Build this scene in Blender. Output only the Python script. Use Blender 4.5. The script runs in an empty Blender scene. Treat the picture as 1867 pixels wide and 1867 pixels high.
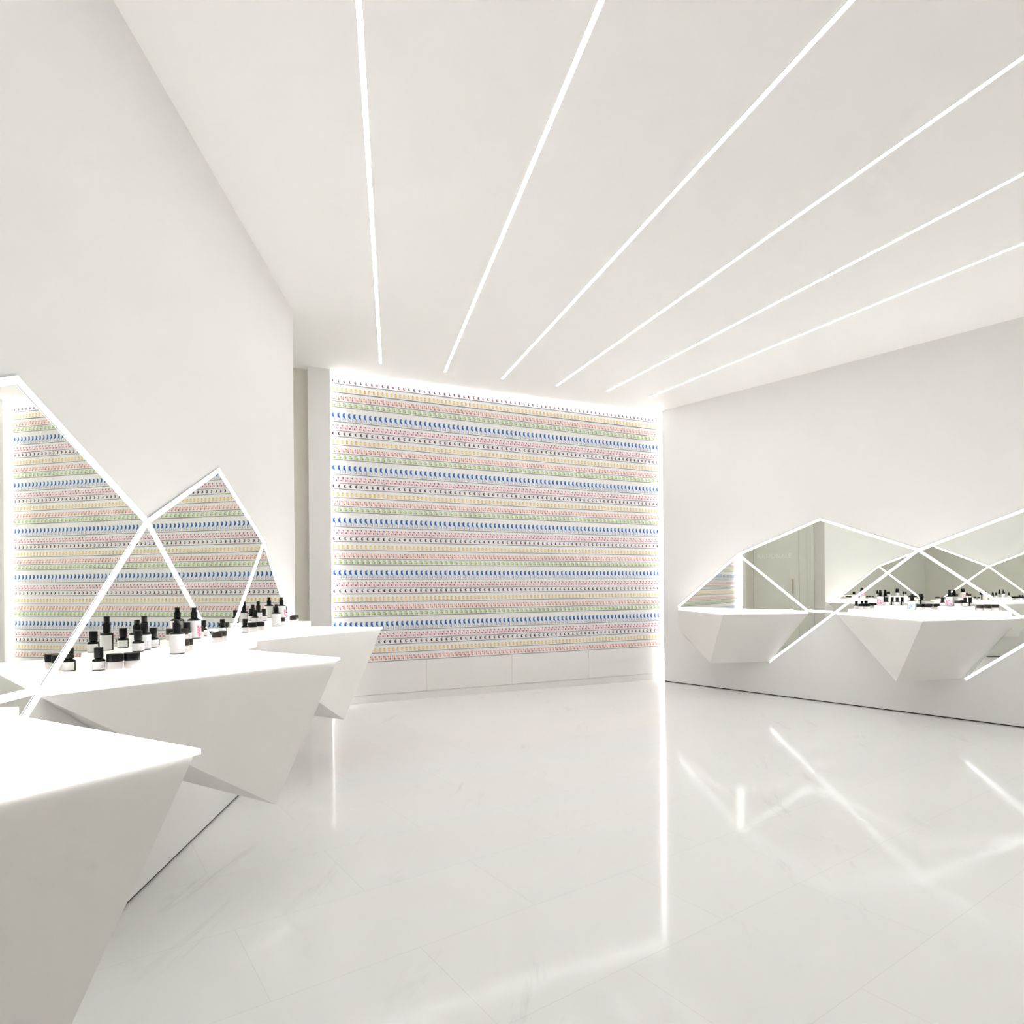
import bpy, math, random
from math import sin, cos, pi, radians, atan2, hypot

# ------------------------------------------------------------------ camera, world, exposure
sc = bpy.context.scene
col = sc.collection
cam_d = bpy.data.cameras.new('camera')
cam = bpy.data.objects.new('camera', cam_d)
col.objects.link(cam)
cam_d.sensor_fit = 'HORIZONTAL'
cam_d.sensor_width = 36.0
cam_d.lens = 36.0 * 1162.87 / 1867.0
cam_d.shift_y = (1070.86 - 933.5) / 1867.0
cam_d.clip_start = 0.02
cam.location = (0, 0, 1.27)
cam.rotation_mode = 'XYZ'
cam.rotation_euler = (pi / 2, radians(0.458), 0)      # held a touch off level
sc.camera = cam

w = bpy.data.worlds.new('world')
sc.world = w
w.use_nodes = True
w.node_tree.nodes['Background'].inputs[0].default_value = (0.9, 0.9, 0.88, 1)
w.node_tree.nodes['Background'].inputs[1].default_value = 0.35

vs = sc.view_settings
vs.view_transform = 'Standard'
vs.look = 'None'
vs.exposure = 0.34
vs.gamma = 1.0
vs.use_curve_mapping = False
try:
    cy = sc.cycles
    cy.max_bounces = 12
    cy.diffuse_bounces = 10
    cy.glossy_bounces = 6
    cy.transmission_bounces = 4
    cy.use_denoising = True
    cy.sample_clamp_indirect = 6.0
    cy.caustics_reflective = True
    cy.use_adaptive_sampling = True
    cy.adaptive_threshold = 0.13
    cy.adaptive_min_samples = 12
except Exception:
    pass
CEIL_LED, MIRROR_LED, NICHE_LED, TOP_GLOW, STEP_GLOW = 17.5, 3.2, 12.0, 2.6, 0.42


# ------------------------------------------------------------------ helpers
def lin(r, g, b):
    f = lambda c: (c / 255 / 12.92) if c / 255 <= 0.04045 else ((c / 255 + 0.055) / 1.055) ** 2.4
    return (f(r), f(g), f(b), 1)


def mat(name, c, rough=0.6, spec=0.3, metal=0.0, emit=None, es=0.0, grain=0.0, gscale=60.0):
    m = bpy.data.materials.new(name)
    m.use_nodes = True
    nt = m.node_tree
    b = nt.nodes['Principled BSDF']
    b.inputs['Base Color'].default_value = c
    b.inputs['Roughness'].default_value = rough
    b.inputs['Specular IOR Level'].default_value = spec
    b.inputs['Metallic'].default_value = metal
    if emit:
        b.inputs['Emission Color'].default_value = emit
        b.inputs['Emission Strength'].default_value = es
    if grain:
        tc = nt.nodes.new('ShaderNodeTexCoord')
        n = nt.nodes.new('ShaderNodeTexNoise')
        n.inputs['Scale'].default_value = gscale
        n.inputs['Detail'].default_value = 3
        mx = nt.nodes.new('ShaderNodeMix')
        mx.data_type = 'RGBA'
        mx.inputs['A'].default_value = tuple(v * (1 - grain) for v in c[:3]) + (1,)
        mx.inputs['B'].default_value = tuple(min(1, v * (1 + grain)) for v in c[:3]) + (1,)
        nt.links.new(tc.outputs['Object'], n.inputs['Vector'])
        nt.links.new(n.outputs['Fac'], mx.inputs['Factor'])
        nt.links.new(mx.outputs['Result'], b.inputs['Base Color'])
    return m


M = {}
M['wall'] = mat('wall_paint', (0.845, 0.838, 0.828, 1), 0.75, 0.15, grain=0.012, gscale=3)
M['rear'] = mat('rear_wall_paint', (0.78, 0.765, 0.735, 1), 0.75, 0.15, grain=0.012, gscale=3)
M['ceiling'] = mat('ceiling_paint', (0.95, 0.943, 0.932, 1), 0.8, 0.12, grain=0.01, gscale=2)
M['panel'] = mat('white_panel', (0.83, 0.82, 0.80, 1), 0.45, 0.3, grain=0.01, gscale=8)
M['solid'] = mat('counter_solid_surface', (0.805, 0.795, 0.772, 1), 0.55, 0.25, grain=0.012, gscale=40)
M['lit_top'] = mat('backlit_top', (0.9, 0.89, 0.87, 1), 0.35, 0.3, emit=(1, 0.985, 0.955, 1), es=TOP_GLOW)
M['step'] = mat('backlit_stone', (0.86, 0.82, 0.79, 1), 0.35, 0.3, emit=(1, 0.95, 0.91, 1), es=STEP_GLOW, grain=0.02, gscale=12)
M['led_ceil'] = mat('ceiling_diffuser', (0.9, 0.9, 0.9, 1), 0.4, 0.2, emit=(1, 0.99, 0.98, 1), es=CEIL_LED)
M['led'] = mat('mirror_diffuser', (0.9, 0.9, 0.9, 1), 0.4, 0.2, emit=(0.97, 0.985, 1, 1), es=MIRROR_LED)
M['led_soft'] = mat('soft_niche_diffuser', (0.9, 0.9, 0.9, 1), 0.4, 0.2, emit=(1, 0.99, 0.975, 1), es=NICHE_LED * 0.22)
M['led_top'] = mat('top_niche_diffuser', (0.9, 0.9, 0.9, 1), 0.4, 0.2, emit=(1, 0.99, 0.975, 1), es=NICHE_LED * 0.5)
M['led_niche'] = mat('niche_diffuser', (0.9, 0.9, 0.9, 1), 0.4, 0.2, emit=(1, 0.99, 0.975, 1), es=NICHE_LED)
M['channel'] = mat('grey_channel', lin(150, 152, 158), 0.4, 0.5, 0.6)
M['gap'] = mat('shadow_gap', lin(58, 50, 38), 0.8, 0.1)  # dark colour painted in for the shade of the gap at the floor
M['mirror'] = mat('mirror_silver', (0.92, 0.935, 0.885, 1), 0.0, 0.5, 1.0)
M['backing'] = mat('mirror_backing', lin(120, 122, 124), 0.6)
M['door'] = mat('door_paint', (0.80, 0.805, 0.765, 1), 0.35, 0.4, grain=0.01, gscale=5)
M['letters'] = mat('frosted_letters', (0.97, 0.97, 0.95, 1), 0.4, 0.3)
M['steel'] = mat('brushed_steel', (0.62, 0.59, 0.52, 1), 0.3, 0.5, 0.9)
M['alcove'] = mat('alcove_shade_tone', (0.76, 0.745, 0.675, 1), 0.7, 0.15)  # recess shade put into a darker, yellower wall tone
M['shelf_edge'] = mat('shelf_edge', lin(158, 151, 156), 0.5)
M['carton'] = mat('white_carton', (0.83, 0.83, 0.82, 1), 0.6, 0.2)
M['black_glass'] = mat('black_glass', (0.007, 0.009, 0.007, 1), 0.22, 0.3)
M['black_cap'] = mat('black_plastic', (0.009, 0.0105, 0.009, 1), 0.42, 0.22)
M['brown_lid'] = mat('dark_brown_lid', (0.036, 0.028, 0.023, 1), 0.4, 0.25)
M['label'] = mat('white_label', (0.83, 0.83, 0.84, 1), 0.5, 0.3)
M['opal'] = mat('opal_jar', (0.86, 0.83, 0.82, 1), 0.25, 0.4)

INK = dict(b=(38, 90, 168), c=(88, 134, 206), l=(196, 220, 246), g=(106, 136, 168), v=(140, 150, 168), s=(196, 202, 214),
           D=(122, 58, 82), P=(242, 184, 200), p=(250, 218, 226), k=(196, 176, 186), d=(78, 46, 70), m=(158, 128, 158),
           y=(228, 190, 100), Y=(250, 216, 140), t=(206, 168, 92), R=(198, 100, 88), r=(228, 148, 130), A=(252, 200, 186),
           a=(250, 224, 218), q=(206, 172, 162), G=(140, 172, 92), i=(196, 220, 160), j=(156, 182, 126),
           x=(206, 203, 210), z=(240, 110, 148), w=(250, 188, 206), u=(118, 148, 214), h=(188, 204, 240))
for key, rgb in INK.items():
    M['ink_' + key] = mat('print_ink_' + key, lin(*rgb), 0.6, 0.2)


def marble():
    m = bpy.data.materials.new('polished_marble')
    m.use_nodes = True
    nt = m.node_tree
    N, Lk = nt.nodes.new, nt.links.new
    b = nt.nodes['Principled BSDF']
    tc = N('ShaderNodeTexCoord')
    mp = N('ShaderNodeMapping')
    mp.inputs['Rotation'].default_value = (0, 0, radians(-35))
    Lk(tc.outputs['Object'], mp.inputs['Vector'])
    # faint smoky veins, stretched along one axis of the slabs
    mr = N('ShaderNodeMapping')
    mr.inputs['Rotation'].default_value = (0, 0, radians(8))
    Lk(tc.outputs['Object'], mr.inputs['Vector'])
    mv = N('ShaderNodeMapping')
    mv.inputs['Scale'].default_value = (4.2, 1.0, 1.0)
    Lk(mr.outputs['Vector'], mv.inputs['Vector'])
    n1 = N('ShaderNodeTexNoise')
    n1.inputs['Scale'].default_value = 1.7
    n1.inputs['Detail'].default_value = 9
    n1.inputs['Roughness'].default_value = 0.72
    n1.inputs['Distortion'].default_value = 0.5
    Lk(mv.outputs['Vector'], n1.inputs['Vector'])
    r1 = N('ShaderNodeValToRGB')
    r1.color_ramp.elements[0].position = 0.57
    r1.color_ramp.elements[0].color = (0, 0, 0, 1)
    r1.color_ramp.elements[1].position = 0.76
    r1.color_ramp.elements[1].color = (1, 1, 1, 1)
    Lk(n1.outputs['Fac'], r1.inputs['Fac'])
    n2 = N('ShaderNodeTexNoise')
    n2.inputs['Scale'].default_value = 0.9
    n2.inputs['Detail'].default_value = 2
    Lk(tc.outputs['Object'], n2.inputs['Vector'])
    r2 = N('ShaderNodeValToRGB')
    r2.color_ramp.elements[0].position = 0.42
    r2.color_ramp.elements[1].position = 0.68
    Lk(n2.outputs['Fac'], r2.inputs['Fac'])
    mul = N('ShaderNodeMath')
    mul.operation = 'MULTIPLY'
    Lk(r1.outputs['Color'], mul.inputs[0])
    Lk(r2.outputs['Color'], mul.inputs[1])
    mul2 = N('ShaderNodeMath')
    mul2.operation = 'MULTIPLY'
    mul2.inputs[1].default_value = 0.85
    Lk(mul.outputs[0], mul2.inputs[0])
    mx = N('ShaderNodeMix')
    mx.data_type = 'RGBA'
    mx.inputs['A'].default_value = (0.80, 0.796, 0.79, 1)
    mx.inputs['B'].default_value = (0.56, 0.55, 0.545, 1)
    Lk(mul2.outputs[0], mx.inputs['Factor'])
    br = N('ShaderNodeTexBrick')
    br.inputs['Color1'].default_value = (1, 1, 1, 1)
    br.inputs['Color2'].default_value = (0.985, 0.985, 0.985, 1)
    br.inputs['Mortar'].default_value = (0.88, 0.88, 0.88, 1)
    br.inputs['Scale'].default_value = 1.0
    br.inputs['Mortar Size'].default_value = 0.0012
    br.inputs['Mortar Smooth'].default_value = 0.1
    br.inputs['Brick Width'].default_value = 1.02
    br.inputs['Row Height'].default_value = 0.51
    Lk(mp.outputs['Vector'], br.inputs['Vector'])
    mm = N('ShaderNodeMix')
    mm.data_type = 'RGBA'
    mm.blend_type = 'MULTIPLY'
    mm.inputs['Factor'].default_value = 1
    Lk(mx.outputs['Result'], mm.inputs['A'])
    Lk(br.outputs['Color'], mm.inputs['B'])
    Lk(mm.outputs['Result'], b.inputs['Base Color'])
    b.inputs['Roughness'].default_value = 0.08
    b.inputs['Specular IOR Level'].default_value = 0.10
    return m


M['marble'] = marble()


class MB:
    """collects polygons and links them as one mesh object"""
    def __init__(s):
        s.v, s.f, s.m, s.sm, s.slots = [], [], [], [], []

    def slot(s, m):
        if m not in s.slots:
            s.slots.append(m)
        return s.slots.index(m)

    def poly(s, pts, m, smooth=False):
        i = len(s.v)
        s.v += [tuple(p) for p in pts]
        s.f.append(tuple(range(i, i + len(pts))))
        s.m.append(s.slot(m))
        s.sm.append(smooth)

    def prism(s, base, top, m):
        """closed solid between two matching outlines"""
        n = len(base)
        i = len(s.v)
        s.v += [tuple(p) for p in base] + [tuple(p) for p in top]
        k = s.slot(m)
        fs = [tuple(range(i + n - 1, i - 1, -1)), tuple(range(i + n, i + 2 * n))]
        fs += [(i + a, i + (a + 1) % n, i + n + (a + 1) % n, i + n + a) for a in range(n)]
        s.f += fs
        s.m += [k] * len(fs)
        s.sm += [False] * len(fs)

    def box(s, o, ax, ay, az, m):
        P = lambda a, b, c: tuple(o[q] + a * ax[q] + b * ay[q] + c * az[q] for q in range(3))
        s.prism([P(0, 0, 0), P(1, 0, 0), P(1, 1, 0), P(0, 1, 0)], [P(0, 0, 1), P(1, 0, 1), P(1, 1, 1), P(0, 1, 1)], m)

    def lathe(s, prof, m, n=28, cap0=True, cap1=True):
        i = len(s.v)
        for r, z in prof:
            s.v += [(r * cos(2 * pi * a / n), r * sin(2 * pi * a / n), z) for a in range(n)]
        k = s.slot(m)
        for q in range(len(prof) - 1):
            for a in range(n):
                b = (a + 1) % n
                s.f.append((i + q * n + a, i + q * n + b, i + (q + 1) * n + b, i + (q + 1) * n + a))
                s.m.append(k)
                s.sm.append(True)
        if cap0:
            s.f.append(tuple(i + a for a in range(n - 1, -1, -1)))
            s.m.append(k)
            s.sm.append(False)
        if cap1:
            e = i + (len(prof) - 1) * n
            s.f.append(tuple(e + a for a in range(n)))
            s.m.append(k)
            s.sm.append(False)

    def mesh(s, name):
        me = bpy.data.meshes.new(name)
        me.from_pydata(s.v, [], s.f)
        for m in s.slots:
            me.materials.append(m)
        me.polygons.foreach_set('material_index', s.m)
        me.polygons.foreach_set('use_smooth', s.sm)
        me.update()
        return me

    def build(s, name, parent=None, recalc=True):
        me = s.mesh(name)
        if recalc:
            import bmesh
            bm = bmesh.new()
            bm.from_mesh(me)
            bmesh.ops.recalc_face_normals(bm, faces=bm.faces)
            bm.to_mesh(me)
            bm.free()
        o = bpy.data.objects.new(name, me)
        col.objects.link(o)
        if parent:
            o.parent = parent
        return o


def tag(o, label=None, cat=None, group=None, kind=None):
    for k, v in (('label', label), ('category', cat), ('group', group), ('kind', kind)):
        if v:
            o[k] = v
    return o


def empty(name, loc, rz=0.0):
    o = bpy.data.objects.new(name, None)
    o.empty_display_size = 0.05
    col.objects.link(o)
    o.location = loc
    o.rotation_euler = (0, 0, rz)
    return o


# wall frames: start point, direction along the wall, direction out into the room
FR = {'L': ((-1.82028, 5.3464), (0.09286, -0.99568), (0.99568, 0.09286)),
      'R': ((2.01984, 8.50841), (0.64548, -0.76378), (-0.76378, -0.64548)),
      'D': ((-1.95017, 6.89461), (0.90982, 0.41501), (0.41501, -0.90982))}
H = 3.6025


def W(n, s, o, z):
    p, d, u = FR[n]
    return (p[0] + d[0] * s + u[0] * o, p[1] + d[1] * s + u[1] * o, z)


def wbox(mb, n, s0, s1, o0, o1, z0, z1, m):
    mb.prism([W(n, s0, o0, z0), W(n, s1, o0, z0), W(n, s1, o1, z0), W(n, s0, o1, z0)],
             [W(n, s0, o0, z1), W(n, s1, o0, z1), W(n, s1, o1, z1), W(n, s0, o1, z1)], m)


def wrot(n):
    u = FR[n][2]
    return atan2(u[1], u[0]) - pi / 2


def add(a, b):
    return (a[0] + b[0], a[1] + b[1], a[2] + b[2])


# ------------------------------------------------------------------ the room
b = MB()
b.poly([(-4.6, -3.6, 0), (13, -3.6, 0), (13, 10.2, 0), (-4.6, 10.2, 0)], M['marble'])
tag(b.build('floor'), 'pale polished marble floor with faint grey veins', 'floor', kind='structure')
b = MB()
b.box((-4.6, -3.6, H), (17.6, 0, 0), (0, 13.8, 0), (0, 0, 0.1), M['ceiling'])
tag(b.build('ceiling'), 'plain white ceiling crossed by light lines', 'ceiling', kind='structure')

b = MB()
wbox(b, 'L', 0, 9.0, -0.95, 0, 0.013, H, M['wall'])
tag(b.build('wall_left'), 'white wall carrying the tall mirrors and three counters', 'wall', kind='structure')
b = MB()
wbox(b, 'L', 0.004, 9.0, -0.6, -0.008, 0, 0.013, M['gap'])  # dark strip standing in for shade under the wall, no skirting board
tag(b.build('shadow_strip_left'), 'dark shadow gap under the wall with tall mirrors', 'shadow_strip', kind='structure')
b = MB()
wbox(b, 'R', 0, 9.3, -0.16, 0, 0.011, H, M['wall'])
tag(b.build('wall_right'), 'white wall carrying the low mirrors and floating counters', 'wall', kind='structure')
b = MB()
wbox(b, 'R', 0.004, 9.2, -0.12, -0.008, 0, 0.011, M['gap'])
tag(b.build('shadow_strip_right'), 'dark shadow gap under the wall with low mirrors', 'shadow_strip', kind='structure')
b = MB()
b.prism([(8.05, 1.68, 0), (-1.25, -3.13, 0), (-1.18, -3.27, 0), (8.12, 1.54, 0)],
        [(8.05, 1.68, H), (-1.25, -3.13, H), (-1.18, -3.27, H), (8.12, 1.54, H)], M['rear'])  # unseen wall, slant and tone set for the light they give the room
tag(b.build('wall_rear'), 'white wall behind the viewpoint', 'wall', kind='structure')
b = MB()
wbox(b, 'D', -0.3, 4.75, -0.4, -0.13, 0, H, M['wall'])
tag(b.build('wall_back'), 'white wall behind the long product shelves', 'wall', kind='structure')
b = MB()
wbox(b, 'D', -0.243, -0.018, -0.13, 0.12, 0, H, M['wall'])
tag(b.build('trim_1'), 'narrow white pier between shelves and entrance recess', 'pier', kind='structure')
# side of the entrance recess, then the door closing it
A0, A1, A2 = W('D', -0.243, 0.02, 0), (-3.2, 6.33, 0), (-2.766, 5.258, 0)
nx, ny = A1[1] - A0[1], -(A1[0] - A0[0])
q = hypot(nx, ny)
nx, ny = -nx / q * 0.12, -ny / q * 0.12
if nx * 0 + ny < 0:
    nx, ny = -nx, -ny
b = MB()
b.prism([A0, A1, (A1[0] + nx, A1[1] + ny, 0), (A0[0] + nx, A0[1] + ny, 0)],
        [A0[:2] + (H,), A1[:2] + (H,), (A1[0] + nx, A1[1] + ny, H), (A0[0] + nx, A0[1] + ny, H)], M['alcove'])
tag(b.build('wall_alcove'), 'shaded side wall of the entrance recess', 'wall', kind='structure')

dl = hypot(A2[0] - A1[0], A2[1] - A1[1])
dd = ((A2[0] - A1[0]) / dl, (A2[1] - A1[1]) / dl, 0)
dn = (-dd[1], dd[0], 0)                         # into the room


def DP(t, o, z):
    return (A1[0] + dd[0] * t + dn[0] * o, A1[1] + dd[1] * t + dn[1] * o, z)


def dbox(mb, t0, t1, o0, o1, z0, z1, m):
    mb.prism([DP(t0, o0, z0), DP(t1, o0, z0), DP(t1, o1, z0), DP(t0, o1, z0)],
             [DP(t0, o0, z1), DP(t1, o0, z1), DP(t1, o1, z1), DP(t0, o1, z1)], m)


door = empty('door_1', DP(0.45, 0, 0))
tag(door, 'pale entrance door with cut out lettering and a steel handle', 'door', kind='structure')


def keep(o, parent):
    """parent without moving (parent is unrotated)"""
    o.parent = parent
    o.location = tuple(-v for v in parent.location)
    return o


b = MB()
dbox(b, 0.004, 0.872, -0.05, 0, 0.01, H - 0.01, M['door'])
keep(b.build('door_leaf'), door)
b = MB()
dbox(b, 0.878, 1.02, -0.05, 0, 0, H, M['door'])
dbox(b, 1.02, 1.08, -0.05, -0.012, 0, H, M['door'])
dbox(b, 1.08, dl - 0.01, -0.05, 0, 0, H, M['door'])
keep(b.build('door_frame'), door)
b = MB()
dbox(b, 0.703, 0.783, 0, 0.006, 1.10, 1.40, M['steel'])
dbox(b, 0.728, 0.748, 0.006, 0.045, 1.13, 1.15, M['steel'])
dbox(b, 0.728, 0.748, 0.006, 0.045, 1.35, 1.37, M['steel'])
dbox(b, 0.726, 0.750, 0.045, 0.062, 1.11, 1.39, M['steel'])
keep(b.build('door_handle'), door)
fc = bpy.data.curves.new('lettering', 'FONT')
fc.body = 'RATIONALE'
fc.size = 0.142
fc.space_character = 1.0
fc.extrude = 0.002
fc.materials.append(M['letters'])
fo = bpy.data.objects.new('lettering', fc)
col.objects.link(fo)
import mathutils
X = mathutils.Vector(dd)
Z = mathutils.Vector((-dn[0], -dn[1], 0))
Y = mathutils.Vector((0, 0, 1))
mw = mathutils.Matrix((X, Y, Z)).transposed().to_4x4()
mw.translation = mathutils.Vector(DP(0.078, 0.003, 1.82))
bpy.context.view_layer.update()
fit = 0.645 / max(0.05, fo.dimensions.x)
mw = mw @ mathutils.Matrix.Diagonal((fit, 1.0, 1.0, 1.0))
fo.parent = door
fo.matrix_basis = mathutils.Matrix.Translation(-mathutils.Vector(door.location)) @ mw

# ------------------------------------------------------------------ ceiling light lines
CL = [((-0.589, 2.528), (-1.341, 6.603), 'first ceiling light line, beside the wall with tall mirrors'),
      ((0.375, 2.536), (-0.707, 6.887), 'second ceiling light line counted from the tall mirrors'),
      ((1.374, 2.545), (-0.088, 7.119), 'third ceiling light line counted from the tall mirrors'),
      ((2.286, 2.824), (0.536, 7.387), 'third ceiling light line counted from the low mirrors'),
      ((2.932, 3.629), (1.154, 7.609), 'second ceiling light line counted from the low mirrors'),
      ((3.529, 4.372), (1.713, 7.866), 'last ceiling light line, beside the wall with low mirrors')]
for p, q_, lb in CL:
    dx, dy = p[0] - q_[0], p[1] - q_[1]
    l = hypot(dx, dy)
    dx, dy = dx / l, dy / l
    # every line stops short of the rear wall
    L = min((q_[1] - (0.3 if q_[0] < 0 else -1.0)) / -dy, (q_[1] - 1.68 - (q_[0] - 8.05) * 0.517) / (-dy + dx * 0.517) - 0.3)
    t = empty('ceiling_light', (q_[0], q_[1], H))
    tag(t, 'long glowing ' + lb, 'ceiling light', 'light lines fanning across the ceiling')
    hw = 0.0112
    b = MB()
    P = lambda a, c, z: (dx * a - dy * c, dy * a + dx * c, z)
    b.prism([P(0, -hw, -0.0022), P(L, -hw, -0.0022), P(L, hw, -0.0022), P(0, hw, -0.0022)],
            [P(0, -hw, 0.0), P(L, -hw, 0.0), P(L, hw, 0.0), P(0, hw, 0.0)], M['led_ceil'])
    b.build('diffuser', t)
    b = MB()
    for c0, c1 in ((-hw - 0.004, -hw - 0.0005), (hw + 0.0005, hw + 0.004)):
        b.prism([P(-0.004, c0, -0.002), P(L, c0, -0.002), P(L, c1, -0.002), P(-0.004, c1, -0.002)],
                [P(-0.004, c0, 0), P(L, c0, 0), P(L, c1, 0), P(-0.004, c1, 0)], M['ceiling'])
    b.build('trim_ring', t)


# ------------------------------------------------------------------ counters
def counter(n, A, B, C, D, E, z, label, G=None):
    """faceted counter hung on the wall: A and B top corners on the wall, C the tip, D the low point, E low on the wall"""
    base = W(n, *C, 0)
    r = empty('display_counter', (base[0], base[1], 0))
    tag(r, label, 'counter', 'faceted counters hung on the walls')
    t = 0.011
    rel = lambda p: (p[0] - base[0], p[1] - base[1], p[2])
    a, b_, c = rel(W(n, A, 0.003, z - t)), rel(W(n, B, 0.003, z - t)), rel(W(n, C[0], C[1], z - t))
    # pull the body in a little from the slab edge
    def inn(p):
        cx_, cy_ = (a[0] + b_[0] + c[0]) / 3, (a[1] + b_[1] + c[1]) / 3
        l_ = hypot(p[0] - cx_, p[1] - cy_)
        k = (l_ - 0.012) / l_
        return (cx_ + (p[0] - cx_) * k, cy_ + (p[1] - cy_) * k, p[2])
    ci = inn(c)
    d, e = rel(W(n, D[0], D[1], 0.38)), rel(W(n, E, 0.003, 0.385))
    m = MB()
    vs_ = [a, b_, ci, d, e] + ([rel(W(n, A, 0.003, G))] if G else [])
    if G:
        fs = [(0, 2, 1), (0, 5, 3, 2), (2, 3, 4), (2, 4, 1), (5, 4, 3), (0, 1, 4, 5)]
    else:
        fs = [(0, 2, 1), (0, 3, 2), (2, 3, 4), (2, 4, 1), (0, 4, 3), (0, 1, 4)]
    m.v = list(vs_)
    m.f = fs
    m.slot(M['solid'])
    m.m = [0] * len(fs)
    m.sm = [False] * len(fs)
    m.build('body', r)
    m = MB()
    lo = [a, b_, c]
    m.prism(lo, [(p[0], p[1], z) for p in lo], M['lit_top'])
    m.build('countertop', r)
    return r


ZL, ZL3, ZR = 0.945, 0.960, 0.968
counter('L', 5.20, 3.59, (4.133, 0.800), (4.32, 0.59), 4.20, ZL, 'empty white faceted counter with glowing top and one bare stone step')
counter('L', 3.33, 1.78, (2.421, 0.785), (2.777, 0.582), 2.36, ZL, 'middle faceted counter on the tall mirror wall, crowded with black bottles')
counter('L', 1.54, 0.03, (0.331, 0.760), (1.07, 0.577), 0.70, ZL3, 'faceted counter with glowing top and bottles, beside the entrance recess')
counter('R', 0.235, 1.932, (1.345, 0.755), (1.050, 0.550), 1.487, ZR, 'bare faceted counter floating beside the product wall', G=0.72)
counter('R', 2.236, 3.797, (3.305, 0.860), (3.006, 0.600), 3.353, ZR, 'floating faceted counter lined with bottles under the low mirrors')
counter('R', 4.13, 5.70, (5.22, 0.87), (4.93, 0.60), 5.27, ZR, 'bare faceted counter beyond the bottle counter on the low mirror wall')


def riser(n, s0, s1, o0, o1, z0, z1, uppers, z2, label):
    c = W(n, (s0 + s1) / 2, 0.1, z0)
    r = empty('display_step', c)
    tag(r, label, 'display step', 'stone steps on the counters')
    rel = lambda p: tuple(p[i] - c[i] for i in range(3))
    m = MB()
    f = lambda z: [rel(W(n, s0, 0.016, z)), rel(W(n, s1, 0.016, z)), rel(W(n, s1, o1, z)), rel(W(n, s0, o0, z))]
    m.prism(f(z0), f(z1), M['step'])
    m.build('lower_step', r)
    for a, b_, o in uppers:
        m = MB()
        oa, ob = o if isinstance(o, tuple) else (o, o)
        f = lambda z: [rel(W(n, a, 0.016, z)), rel(W(n, b_, 0.016, z)), rel(W(n, b_, ob, z)), rel(W(n, a, oa, z))]
        m.prism(f(z1), f(z2), M['step'])
        m.build('upper_step', r)
    return r


riser('L', 3.76, 5.05, 0.215, 0.22, ZL, 0.976, [], 0, 'bare pale stone step at the back of the empty counter')
riser('L', 1.78, 3.125, 0.215, 0.15, ZL, 0.985, [(2.66, 2.895, 0.118), (2.03, 2.335, (0.056, 0.090))], 1.03, 'pale stone step under the bottles on the middle counter')
riser('L', 0.20, 1.57, 0.17, 0.15, ZL3, 1.010, [(1.015, 1.328, 0.090), (0.455, 0.650, 0.085)], 1.057, 'pale stone step under the bottles beside the entrance recess')
riser('R', 2.42, 3.70, 0.175, 0.175, ZR, 1.020, [(2.65, 2.87, 0.118), (3.20, 3.435, 0.119)], 1.060, 'pale stone step under the bottles by the low mirrors')


# ------------------------------------------------------------------ mirrors and their light strips
def mirror(n, pts, label, grp):
    c = W(n, sum(p[0] for p in pts) / len(pts), 0, sum(p[1] for p in pts) / len(pts))
    m = MB()
    rel = lambda p: tuple(p[i] - c[i] for i in range(3))
    base = [rel(W(n, s, 0.0005, z)) for s, z in pts]
    top = [rel(W(n, s, 0.005, z)) for s, z in pts]
    m.prism(base, top, M['backing'])
    m.m[1] = m.slot(M['mirror'])
    o = m.build('mirror_panel')
    o.location = c
    tag(o, label, 'mirror', grp)


def strip(n, p, q_, label, grp, wd=0.023):
    (s0, z0), (s1, z1) = p, q_
    l = hypot(s1 - s0, z1 - z0)
    ds, dz = (s1 - s0) / l, (z1 - z0) / l
    c = W(n, (s0 + s1) / 2, 0, (z0 + z1) / 2)
    r = empty('light_strip', c)
    tag(r, label, 'light strip', grp)
    rel = lambda p_: tuple(p_[i] - c[i] for i in range(3))

    def bar(o0, o1, hw, ext, m, name):
        f = lambda o: [rel(W(n, s0 - ds * ext - dz * hw, o, z0 - dz * ext + ds * hw)), rel(W(n, s1 + ds * ext - dz * hw, o, z1 + dz * ext + ds * hw)),
                       rel(W(n, s1 + ds * ext + dz * hw, o, z1 + dz * ext - ds * hw)), rel(W(n, s0 - ds * ext + dz * hw, o, z0 - dz * ext - ds * hw))]
        mb = MB()
        mb.prism(f(o0), f(o1), m)
        mb.build(name, r)
    bar(0.0053, 0.0068, wd / 2 + 0.0012, 0.004, M['channel'], 'channel')
    bar(0.0068, 0.0090, wd / 2, 0.006, M['led'], 'diffuser')


GLm, GRm = 'tall mirror panels', 'low mirror panels'
P1, V, J, B1g, V0 = (3.43, 1.911), (2.604, 1.566), (3.330, 0.957), (3.565, 0.957), (4.25, 1.565)
P2, Q, Qa, Qb, B2 = (1.749, 1.946), (0.887, 1.598), (1.61, 0.972), (0.165, 0.972), (1.83, 0.957)
T1e, T2e = (3.99, 0.39), (2.27, 0.39)
mirror('L', [P1, V, J, B1g, V0], 'largest tall mirror panel, showing the striped shelves, beside the empty counter', GLm)
mirror('L', [V, B2, J], 'triangular mirror panel standing right above the middle counter', GLm)
mirror('L', [P2, Q, Qa, B2, V], 'peaked mirror panel between the middle counter and the recess counter', GLm)
mirror('L', [Q, Qb, Qa], 'narrow triangular mirror panel above the counter beside the entrance recess', GLm)
mirror('L', [J, T1e, B1g], 'small low mirror triangle between the empty and middle counters', GLm)
a0, a1, ap, Vr, g = (0.245, 1.003), (1.10, 1.643), (2.071, 1.981), (3.010, 1.601), (2.185, 0.980)
Br1, e1, B2r, Pk, V2, g2, F = (1.928, 0.985), (1.483, 0.389), (3.800, 0.975), (3.95, 1.955), (4.90, 1.60), (4.08, 0.98), (3.392, 0.388)
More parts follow.
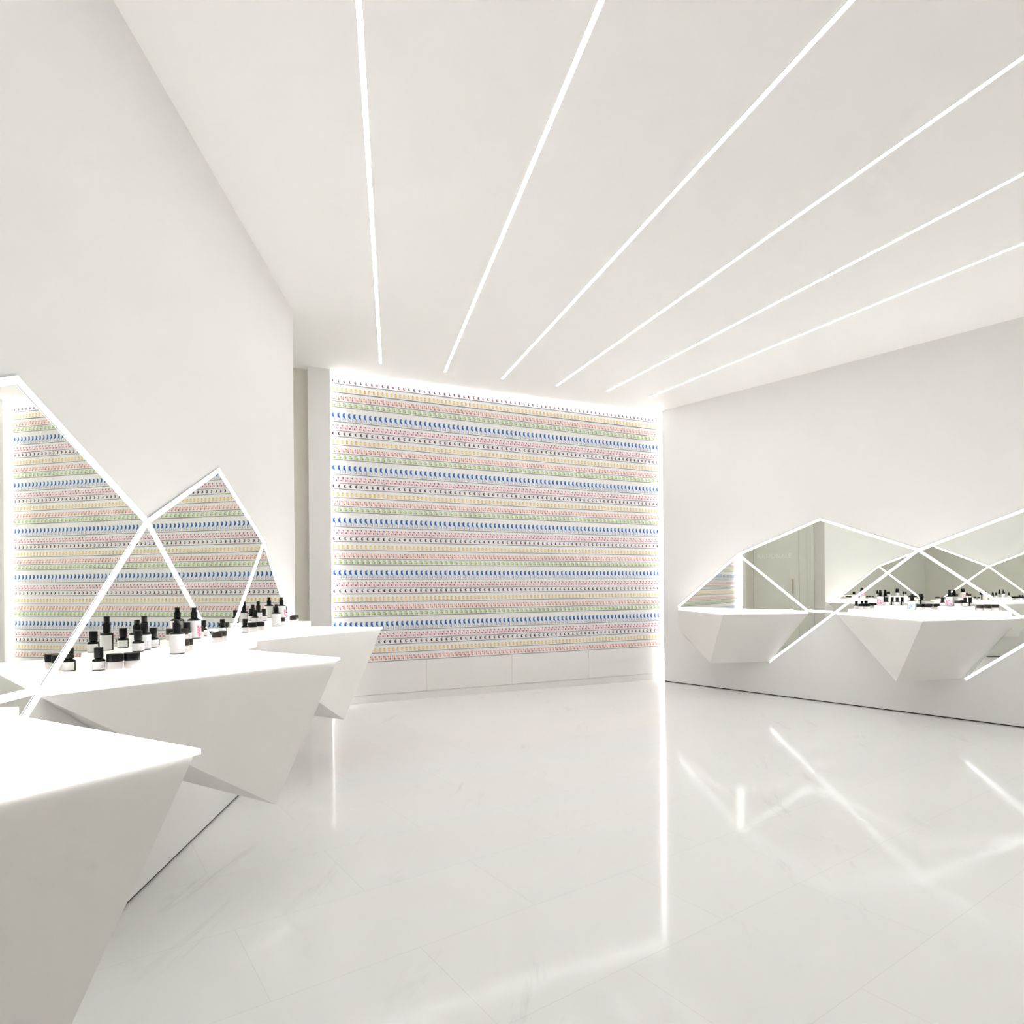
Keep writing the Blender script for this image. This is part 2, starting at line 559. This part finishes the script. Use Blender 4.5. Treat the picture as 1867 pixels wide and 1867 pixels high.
mirror('R', [a0, Br1, a1], 'triangular mirror panel above the bare counter by the product wall', GRm)
mirror('R', [a1, Br1, g, Vr, ap], 'large peaked mirror panel showing the entrance door', GRm)
mirror('R', [Br1, e1, g], 'small mirror triangle hanging below counter height by the bare counter', GRm)
mirror('R', [Vr, g, B2r], 'triangular mirror panel directly behind the bottle counter', GRm)
mirror('R', [Vr, B2r, g2, V2, Pk], 'mirror panel climbing past the open end of the bottle counter', GRm)
mirror('R', [B2r, F, g2], 'low mirror triangle beneath the far end of the bottle counter', GRm)
gl, gr = 'light strips edging the tall mirrors', 'light strips edging the low mirrors'
strip('L', V0, P1, 'glowing strip climbing to the tall mirror peak above the empty counter', gl)
strip('L', P1, V, 'glowing strip falling from that peak into the valley of the tall mirrors', gl)
strip('L', V, T1e, 'glowing strip running from the valley down past the empty counter', gl)
strip('L', J, B1g, 'short glowing strip at counter height joining the empty and middle counters', gl)
strip('L', V, B2, 'glowing strip dropping from the valley to the back of the middle counter', gl)
strip('L', V, P2, 'glowing strip climbing from the valley to the lower peak', gl)
strip('L', P2, Q, 'glowing strip falling from the lower peak toward the recess', gl)
strip('L', Q, Qa, 'glowing strip slanting down between the middle and recess counters', gl)
strip('L', Q, Qb, 'last glowing strip of the tall mirrors, ending at the wall corner', gl)
strip('R', a0, a1, 'first glowing strip of the low mirrors, starting beside the product wall', gr)
strip('R', a1, ap, 'glowing strip climbing to the low mirror peak over the door reflection', gr)
strip('R', ap, Vr, 'glowing strip falling from that peak to the crossing of the low mirrors', gr)
strip('R', a1, Br1, 'glowing strip slanting down to the bare counter across the door reflection', gr)
strip('R', Vr, e1, 'longest glowing strip, slanting down between bare counter and bottle counter', gr)
strip('R', Br1, g, 'short level glowing strip between the bare counter and the bottle counter', gr)
strip('R', Vr, B2r, 'glowing strip slanting down behind the bottles to the counter end', gr)
strip('R', Vr, Pk, 'glowing strip climbing from the crossing beyond the bottle counter', gr)
strip('R', Pk, V2, 'glowing strip falling from the outermost low mirror peak', gr)
strip('R', V2, F, 'low glowing strip slanting down beneath the end of the bottle counter', gr)
strip('R', B2r, g2, 'short level glowing strip beyond the bottle counter', gr)


# ------------------------------------------------------------------ shelves of cartons
SW = 4.365
shelf_unit = empty('display_shelving', W('D', 0, 0, 0), wrot('D') + 0.0)
tag(shelf_unit, 'wall high white shelving with edge lighting, filled with printed cartons', 'shelving')
# local frame of the unit: x runs against the wall direction, so work in a frame of its own
ru = wrot('D')


def DLoc(s, o, z):
    """point of the shelf wall in the unit's own frame"""
    p = W('D', s, o, z)
    x, y = p[0] - FR['D'][0][0], p[1] - FR['D'][0][1]
    return (x * cos(-ru) - y * sin(-ru), x * sin(-ru) + y * cos(-ru), z)


def dlbox(mb, s0, s1, o0, o1, z0, z1, m):
    mb.prism([DLoc(s0, o0, z0), DLoc(s1, o0, z0), DLoc(s1, o1, z0), DLoc(s0, o1, z0)],
             [DLoc(s0, o0, z1), DLoc(s1, o0, z1), DLoc(s1, o1, z1), DLoc(s0, o1, z1)], m)


b = MB()
dlbox(b, -0.017, 4.43, -0.128, -0.10, 0.458, H - 0.002, M['panel'])
b.build('back_panel', shelf_unit)
b = MB()
dlbox(b, -0.017, -0.004, -0.10, 0.115, 0.005, H - 0.03, M['led_soft'])
b.build('side_light', shelf_unit)
b = MB()
dlbox(b, 4.385, 4.425, -0.02, 0.012, 0.002, H - 0.03, M['led_niche'])
b.build('side_light', shelf_unit)
b = MB()
dlbox(b, 0.0, 4.38, -0.03, 0.03, H - 0.022, H - 0.004, M['led_top'])
b.build('top_light', shelf_unit)

OFF = dict(blue=0.0, pink=-0.0965, purple=-0.160, yellow=-0.252, red=-0.347, green=-0.411)
ORDER = ['blue', 'pink', 'purple', 'yellow', 'red', 'green']
rows = [('purple', 3.501), ('yellow', 3.409), ('red', 3.312), ('green', 3.248)]
for i in range(5):
    zb = 3.089 - i * 0.571
    for k in ORDER:
        if i == 4 and k == 'green':
            break
        rows.append((k, zb + OFF[k]))
TH = 0.005
ztop = H - 0.03
clear = {}
for i, (k, z) in enumerate(rows):
    above = ztop if i == 0 else rows[i - 1][1] - TH
    clear[k] = min(clear.get(k, 9), above - z)
    b = MB()
    dlbox(b, -0.003, 4.384, -0.10, -0.002, z - TH, z, M['panel'])
    dlbox(b, -0.003, 4.384, -0.002, 0.0, z - TH - 0.001, z, M['shelf_edge'])
    b.build('shelf', shelf_unit)

ART = {
 'blue': ['.........'] * 7 + ['...ggg...', '..bbgg...', '.lbbcl...', '.lbbbl...', '.lbbbc...', '.lcbbb...', '.sllbbv..', 'ssl..sv..', 's.ss..v..', 'sss.s.v..', 's.sssvv..', '.........'],
 'pink': ['........'] * 5 + ['kkpDDp..', '.ppDDp..', '..ppDp..', '.pppp...', '.ppPPk..', 'DDpPPp..', 'DDPPPk..', 'DPPPpp..', '.pPPpk..', '........', '........'],
 'purple': ['.........'] * 2 + ['...mmm...', '..ddm....', '..dd.....', '..dd.....', '..ddm....', '..dddm...', '...mm....', '.........', '.........'],
 'yellow': ['........'] * 6 + ['..yty...', '..tyy...', '..tYYy..', '..yYY...', '..yYYy..', '..yYy...', '..tyty..', '........', '........'],
 'red': ['........'] * 5 + ['.a...q..', '.RRa.q..', '.RRaaq..', '..raAr..', '..AAAr..', '.aAAAr..', '.qqAARR.', '..q.rRR.', '.....RR.', '........', '........'],
 'green': ['.........'] * 2 + ['.jj.jj...', '.jjjj....', '..iijj...', '.iiiii...', '.iiiiGG..', '.jiiGGG..', '.jjiGGG..', '...iiG...', '.........'],
}
PITCH = dict(blue=0.0570, pink=0.0495, purple=0.0600, yellow=0.0495, red=0.0495, green=0.0600)
ADJ = dict(blue=('tall', 'blue leaf'), pink=('small', 'crimson and pink'), purple=('low', 'dark purple crescent'),
           yellow=('small', 'yellow'), red=('small', 'red and salmon'), green=('low', 'green'))


def carton_arrays(kind):
    art = ART[kind]
    nr, nc = len(art), len(art[0])
    wd, ht, dp = PITCH[kind] - 0.0004, clear[kind] - 0.003, 0.05
    v, f, mi, slots = [], [], [], [M['carton']]
    for r in range(nr + 1):
        for c in range(nc + 1):
            v.append((wd * (c / nc - 0.5), 0.0, ht * (1 - r / nr)))      # x mirrored later, front at y=0
    I = lambda r, c: r * (nc + 1) + c
    for r in range(nr):
        for c in range(nc):
            ch = art[r][c]
            m = M['carton'] if ch == '.' else M['ink_' + ch]
            if m not in slots:
                slots.append(m)
            f.append((I(r, c), I(r + 1, c), I(r + 1, c + 1), I(r, c + 1)))
            mi.append(slots.index(m))
    n = len(v)
    v += [(-wd / 2, -dp, ht), (wd / 2, -dp, ht), (-wd / 2, -dp, 0), (wd / 2, -dp, 0)]
    f += [(n + 1, n, n + 2, n + 3)[::-1],
          tuple([I(0, c) for c in range(nc + 1)] + [n + 1, n]),
          tuple([I(nr, c) for c in range(nc, -1, -1)] + [n + 2, n + 3]),
          tuple([I(r, 0) for r in range(nr, -1, -1)] + [n, n + 2]),
          tuple([I(r, nc) for r in range(nr + 1)] + [n + 3, n + 1])]
    mi += [0] * 5
    # the unit's frame looks along -y of its local frame: turn so the art reads the way round the photo shows
    v = [(-x, y, z) for x, y, z in v]
    f = [tuple(reversed(q__)) for q__ in f]
    return v, f, mi, slots


def ordinal(n):
    return str(n) + ('th' if 10 <= n % 100 <= 20 else {1: 'st', 2: 'nd', 3: 'rd'}.get(n % 10, 'th'))


ROWWORD = ['top', 'second', 'third', 'fourth', 'fifth', 'bottom']
for kind in ORDER:
    v, f, mi, slots = carton_arrays(kind)
    me = bpy.data.meshes.new(kind + '_carton')
    me.from_pydata(v, [], f)
    for m in slots:
        me.materials.append(m)
    me.polygons.foreach_set('material_index', mi)
    me.update()
    zs = [z for k, z in rows if k == kind]
    spots = []
    s_first = 0.008 + PITCH[kind] / 2
    n_in = int((SW - 0.008) / PITCH[kind])
    step = (SW - 0.008) / n_in
    for ri, z in enumerate(zs):
        for ci in range(n_in):
            p = W('D', 0.006 + step * (ci + 0.5), -0.0025, z + 0.0003)
            # what the big counter in front hides is left to the mass
            spots.append((p[0] ** 2 + p[1] ** 2 + (p[2] - 1.27) ** 2, p, ri, ci))
    order = sorted(spots)
    near, rest = order[:300], order[300:]
    near.sort(key=lambda t: (t[2], t[3]))
    size, print_ = ADJ[kind]
    first = None
    for _, p, ri, ci in near:
        if first is None:
            o = bpy.data.objects.new(kind + '_carton', me)
            first = o
        else:
            o = first.copy()
        col.objects.link(o)
        o.location = p
        o.rotation_euler = (0, 0, ru)
        word = 'bottom' if ri == len(zs) - 1 else ROWWORD[ri]
        tag(o, '%s white carton printed %s, %s from the recess, %s such row' % (size, print_, ordinal(ci + 1), word), 'carton',
            '%s printed cartons on the shelves' % kind)
    V_, F_, MI = [], [], []
    cr, sr = cos(ru), sin(ru)
    for _, p, ri, ci in rest:
        i0 = len(V_)
        V_ += [(p[0] + x * cr - y * sr, p[1] + x * sr + y * cr, p[2] + z) for x, y, z in v]
        F_ += [tuple(i0 + i for i in q__) for q__ in f]
        MI += mi
    me2 = bpy.data.meshes.new(kind + '_cartons')
    me2.from_pydata(V_, [], F_)
    for m in slots:
        me2.materials.append(m)
    me2.polygons.foreach_set('material_index', MI)
    me2.update()
    o = bpy.data.objects.new(kind + '_cartons', me2)
    col.objects.link(o)
    tag(o, 'remaining %s printed cartons farther along the shelves toward the low mirrors' % kind, 'cartons',
        '%s printed cartons on the shelves' % kind, 'stuff')

# low cabinets under the shelves
CABL = ['beside the entrance recess', 'second from the entrance recess', 'second from the low mirror wall', 'beside the low mirror wall']
edges = [-0.003, 1.055, 2.135, 3.225, 4.384]
for i in range(4):
    s0, s1 = edges[i], edges[i + 1]
    c = W('D', (s0 + s1) / 2, 0, 0)
    r = empty('base_cabinet', c, 0)
    tag(r, 'low white handleless cabinet under the shelves, ' + CABL[i], 'cabinet', 'low cabinets under the shelves')
    for nm, (o0, o1, z0, z1, g_) in (('carcass', (-0.125, -0.02, 0.086, 0.452, 0.0)), ('door', (-0.019, 0.0, 0.090, 0.450, 0.0015)), ('plinth', (-0.125, -0.012, 0.0, 0.086, 0.0))):
        b = MB()
        wbox(b, 'D', s0 + g_, s1 - g_, o0, o1, z0, z1, M['panel'])
        keep(b.build(nm), r)


# ------------------------------------------------------------------ bottles and jars
def art_label(mb, r, z0, z1, art, gap=28, nang=30, lines=True):
    """wrapped label, a grid of cells with printed marks; the centre of the art faces local +y"""
    nr = len(art)
    a0_, a1_ = radians(-90 + gap / 2), radians(270 - gap / 2)
    nc = nang
    off = (nc - len(art[0])) // 2
    i = len(mb.v)
    for q__ in range(nr + 1):
        z = z1 + (z0 - z1) * q__ / nr
        for c in range(nc + 1):
            a = a1_ + (a0_ - a1_) * c / nc
            mb.v.append((r * cos(a), r * sin(a), z))
    for q__ in range(nr):
        for c in range(nc):
            ch = art[q__][c - off] if 0 <= c - off < len(art[0]) else '.'
            m = M['label'] if ch == '.' else M['ink_' + ch]
            mb.f.append((i + q__ * (nc + 1) + c, i + (q__ + 1) * (nc + 1) + c, i + (q__ + 1) * (nc + 1) + c + 1, i + q__ * (nc + 1) + c + 1))
            mb.m.append(mb.slot(m))
            mb.sm.append(True)


PLAIN = ['.' * 12, '.' * 12, '..x.xxx.x...', '.' * 12, '..xx.xx.xx..', '..xxx.xx.x..', '..x.xxx.xx..', '.' * 12, '.' * 12]
BIGPLAIN = ['.' * 12] * 5 + ['...xx.xx....'] + ['.' * 12] * 2 + ['...xxx.x....', '...x.xxx....'] + ['.' * 12] * 4
PINK = ['.' * 12] * 4 + ['......z..z..', '....zzz.zz..', '...zzwwzzw..', '...zwwwwzz..', '......wzzw..', '...zz..wwz..', '..zzwz.zzw..', '..zzwwzzww..', '...zww.zz...', '.' * 12]
BLUE = ['.' * 12] * 5 + ['......uhh...', '....huuuh...', '...huuhhuu..', '...huuhhuu..', '....huuuhh..', '......hhuu..', '.....huuuu..', '......huuh..', '.' * 12]
ROSE = ['.' * 12, '.' * 12, '.....wpw....', '....pwww....', '....wwpww...', '.....wwp....', '....pww.....', '.' * 12, '.' * 12]


def proto(kind, art):
    """returns a list of (part name, mesh) for one kind of container"""
    out = []

    def part(nm, fn):
        m = MB()
        fn(m)
        out.append((nm, m.mesh(nm)))
    if kind == 'small_bottle':
        part('body', lambda m: m.lathe([(0.0185, 0), (0.0202, 0.0012), (0.0205, 0.003), (0.0205, 0.034), (0.0198, 0.0375), (0.0165, 0.0405), (0.0115, 0.043), (0.0105, 0.0465)], M['black_glass']))
        part('label', lambda m: art_label(m, 0.0208, 0.0035, 0.0325, art))
        part('cap', lambda m: m.lathe([(0.0136, 0.0445), (0.0145, 0.0455), (0.0145, 0.080), (0.0138, 0.082)], M['black_cap']))
    elif kind == 'pump_bottle':
        part('body', lambda m: m.lathe([(0.0215, 0), (0.0232, 0.0012), (0.0235, 0.003), (0.0235, 0.062), (0.0225, 0.067), (0.016, 0.071), (0.012, 0.0735)], M['black_glass']))
        part('label', lambda m: art_label(m, 0.0238, 0.0035, 0.0615, art))
        part('collar', lambda m: m.lathe([(0.0122, 0.072), (0.0135, 0.0745), (0.0140, 0.105), (0.0125, 0.108)], M['black_cap']))
        part('pump_head', lambda m: m.lathe([(0.0105, 0.107), (0.0105, 0.131), (0.0108, 0.1315), (0.0108, 0.134), (0.0095, 0.1355)], M['black_cap']))
    elif kind == 'large_bottle':
        part('body', lambda m: m.lathe([(0.0285, 0), (0.0307, 0.0015), (0.031, 0.004), (0.031, 0.089), (0.0298, 0.0935), (0.021, 0.0975), (0.0145, 0.0995)], M['black_glass']))
        part('label', lambda m: art_label(m, 0.0313, 0.0045, 0.0885, art))
        part('collar', lambda m: m.lathe([(0.0145, 0.0985), (0.0150, 0.101), (0.0162, 0.128), (0.0130, 0.1315)], M['black_cap']))
        part('pump_head', lambda m: m.lathe([(0.0112, 0.1305), (0.0112, 0.150), (0.0120, 0.1507), (0.0120, 0.1525), (0.0105, 0.154)], M['black_cap']))
    elif kind == 'jar':
        part('body', lambda m: m.lathe([(0.0225, 0), (0.0255, 0.0015), (0.0262, 0.004), (0.0262, 0.025), (0.0245, 0.028), (0.0235, 0.031)], M['opal']))
        part('lid', lambda m: m.lathe([(0.0262, 0.0285), (0.0268, 0.0293), (0.0268, 0.0545), (0.0258, 0.056)], M['black_cap'], 32))
    elif kind == 'brown_jar':
        part('body', lambda m: m.lathe([(0.0225, 0), (0.0255, 0.0015), (0.0262, 0.004), (0.0262, 0.025), (0.0245, 0.028), (0.0235, 0.031)], M['opal']))
        part('lid', lambda m: m.lathe([(0.0262, 0.0285), (0.0268, 0.0293), (0.0268, 0.0545), (0.0258, 0.056)], M['brown_lid'], 32))
    elif kind == 'mini_jar':
        part('body', lambda m: m.lathe([(0.0160, 0), (0.0180, 0.001), (0.0186, 0.003), (0.0186, 0.025), (0.0175, 0.0275), (0.0165, 0.030)], M['opal']))
        part('lid', lambda m: m.lathe([(0.0186, 0.028), (0.0190, 0.0288), (0.0190, 0.0535), (0.0182, 0.055)], M['brown_lid'], 28))
    return out


LIB = {}
ROOT = {}
CATS = dict(small_bottle='bottle', pump_bottle='pump bottle', large_bottle='pump bottle', jar='jar', brown_jar='jar', mini_jar='jar')


def place(kind, art_name, n, s, o, z, label, group):
    """first use builds the thing with its parts; every later one is a copy of it and of each part"""
    key = (kind, art_name)
    if key not in ROOT:
        art = dict(plain=PLAIN, big=BIGPLAIN, pink=PINK, blue=BLUE, rose=ROSE)[art_name]
        r = empty(kind, (0, 0, 0))
        for nm, me in proto(kind, art):
            p = bpy.data.objects.new(nm, me)
            col.objects.link(p)
            p.parent = r
        ROOT[key] = r
    else:
        src = ROOT[key]
        r = src.copy()
        col.objects.link(r)
        for ch in list(src.children):
            c = ch.copy()
            col.objects.link(c)
            c.parent = r
    p = W(n, s, o, z)
    r.location = (p[0], p[1], p[2] + 0.0004)
    r.rotation_euler = (0, 0, wrot(n))
    tag(r, label, CATS[kind], group)


zl, zu = 0.985, 1.03
G2 = 'skincare products on the middle counter'
mid = 'on the middle counter'
for k, art, s, o, z, lb in [
    ('small_bottle', 'plain', 3.085, 0.0550, zl, 'small black capped bottle standing before two dark lidded jars ' + mid),
    ('jar', 'plain', 3.062, 0.0980, zl, 'black lidded white jar touching the front small bottle ' + mid),
    ('jar', 'plain', 3.028, 0.1410, zl, 'outer black lidded white jar of the front pair ' + mid),
    ('small_bottle', 'plain', 2.868, 0.0880, zu, 'small black capped bottle in front of a slim pump ' + mid),
    ('pump_bottle', 'plain', 2.793, 0.0770, zu, 'slim white labelled pump bottle between two small bottles ' + mid),
    ('small_bottle', 'plain', 2.690, 0.0650, zu, 'small black capped bottle behind the slim pump ' + mid),
    ('large_bottle', 'big', 2.519, 0.0900, zl, 'large plain white pump bottle at the centre of the middle counter'),
    ('mini_jar', 'plain', 2.422, 0.0850, zl, 'little brown lidded jar half hidden by the large plain pump ' + mid),
    ('mini_jar', 'plain', 2.369, 0.0800, zl, 'second little brown lidded jar behind the large plain pump ' + mid),
    ('mini_jar', 'plain', 2.311, 0.0360, zu, 'little dark lidded jar on the upper step beside the large plain pump'),
    ('small_bottle', 'plain', 2.263, 0.0310, zu, 'small black capped bottle between the two large pumps ' + mid),
    ('large_bottle', 'pink', 2.211, 0.0450, zu, 'large white pump bottle with pink print on the middle counter step'),
    ('mini_jar', 'plain', 2.110, 0.0330, zu, 'little brown lidded jar just behind the pink printed pump ' + mid),
    ('small_bottle', 'plain', 2.060, 0.0305, zu, 'small black capped bottle behind the pink printed pump ' + mid),
    ('brown_jar', 'plain', 1.924, 0.0500, zl, 'brown lidded white jar standing alone at the far end of the middle counter'),
    ('brown_jar', 'plain', 1.825, 0.0400, zl, 'last brown lidded jar beside the slanting strip at the end of the middle counter'),
]:
    place(k, art, 'L', s, o, z, lb, G2)
zl, zu = 1.010, 1.057
G3 = 'skincare products on the recess counter'
rec = 'on the recess counter'
for k, art, s, o, z, lb in [
    ('small_bottle', 'plain', 1.520, 0.0700, zl, 'small black capped bottle leading two jars ' + rec),
    ('jar', 'plain', 1.445, 0.0900, zl, 'first black lidded jar beside the leading small bottle ' + rec),
    ('jar', 'plain', 1.360, 0.1120, zl, 'second black lidded jar of the front row ' + rec),
    ('small_bottle', 'plain', 1.303, 0.0650, zu, 'small black capped bottle on the upper step behind the jars ' + rec),
    ('pump_bottle', 'plain', 1.186, 0.0500, zu, 'slim white pump bottle on the upper step ' + rec),
    ('small_bottle', 'plain', 1.047, 0.0450, zu, 'small black capped bottle past the slim pump ' + rec),
    ('large_bottle', 'big', 0.888, 0.0850, zl, 'large plain white pump bottle ' + rec),
    ('mini_jar', 'plain', 0.764, 0.0950, zl, 'little brown lidded jar nearer the large pumps ' + rec),
    ('mini_jar', 'plain', 0.720, 0.0850, zl, 'little brown lidded jar nearer the mirror ' + rec),
    ('large_bottle', 'pink', 0.615, 0.0500, zu, 'large white pump bottle with pink print ' + rec),
    ('small_bottle', 'plain', 0.482, 0.0400, zu, 'small black capped bottle behind the pink printed pump ' + rec),
    ('brown_jar', 'plain', 0.528, 0.1150, zl, 'brown lidded jar past the pumps ' + rec),
    ('brown_jar', 'plain', 0.394, 0.0950, zl, 'last brown lidded jar at the wall corner end of the recess counter'),
]:
    place(k, art, 'L', s, o, z, lb, G3)
zl, zu = 1.020, 1.060
GR = 'skincare products by the low mirrors'
for k, art, s, o, z, lb in [
    ('small_bottle', 'plain', 2.483, 0.1300, zl, 'first small bottle at the product wall end of the low mirror counter'),
    ('jar', 'rose', 2.533, 0.1400, zl, 'first black lidded jar beside the first small bottle by low mirrors'),
    ('jar', 'rose', 2.582, 0.1200, zl, 'second black lidded jar beside the first pink pump by low mirrors'),
    ('small_bottle', 'plain', 2.508, 0.0500, zl, 'small bottle at the glass behind the first two jars by low mirrors'),
    ('large_bottle', 'pink', 2.687, 0.0700, zu, 'white pump bottle with pink print beside small bottles by low mirrors'),
    ('small_bottle', 'rose', 2.748, 0.0800, zu, 'small rose labelled bottle beside the first pink pump by low mirrors'),
    ('small_bottle', 'plain', 2.841, 0.0700, zu, 'lone small white labelled bottle before the blue printed pump'),
    ('large_bottle', 'blue', 2.993, 0.1400, zl, 'white pump bottle with blue swirl print by low mirrors'),
    ('jar', 'plain', 3.058, 0.1400, zl, 'black lidded jar touching the blue printed pump'),
    ('jar', 'plain', 3.122, 0.1300, zl, 'second black lidded jar beside the blue printed pump'),
    ('jar', 'plain', 3.031, 0.0600, zl, 'black lidded jar at the glass behind the blue printed pump'),
    ('small_bottle', 'rose', 3.230, 0.0850, zu, 'small rose labelled bottle before the boldest pink pump'),
    ('large_bottle', 'pink', 3.283, 0.0700, zu, 'boldest pink printed pump bottle, in the middle of the low mirror counter'),
    ('brown_jar', 'rose', 3.353, 0.0900, zu, 'brown lidded jar just past the boldest pink pump'),
    ('small_bottle', 'rose', 3.408, 0.0800, zu, 'last small rose labelled bottle on the low mirror step'),
    ('brown_jar', 'plain', 3.530, 0.1200, zl, 'first brown lidded jar of the last pair by low mirrors'),
    ('brown_jar', 'plain', 3.589, 0.1200, zl, 'last brown lidded jar at the open end of the low mirror counter'),
]:
    place(k, art, 'R', s, o, z, lb, GR)
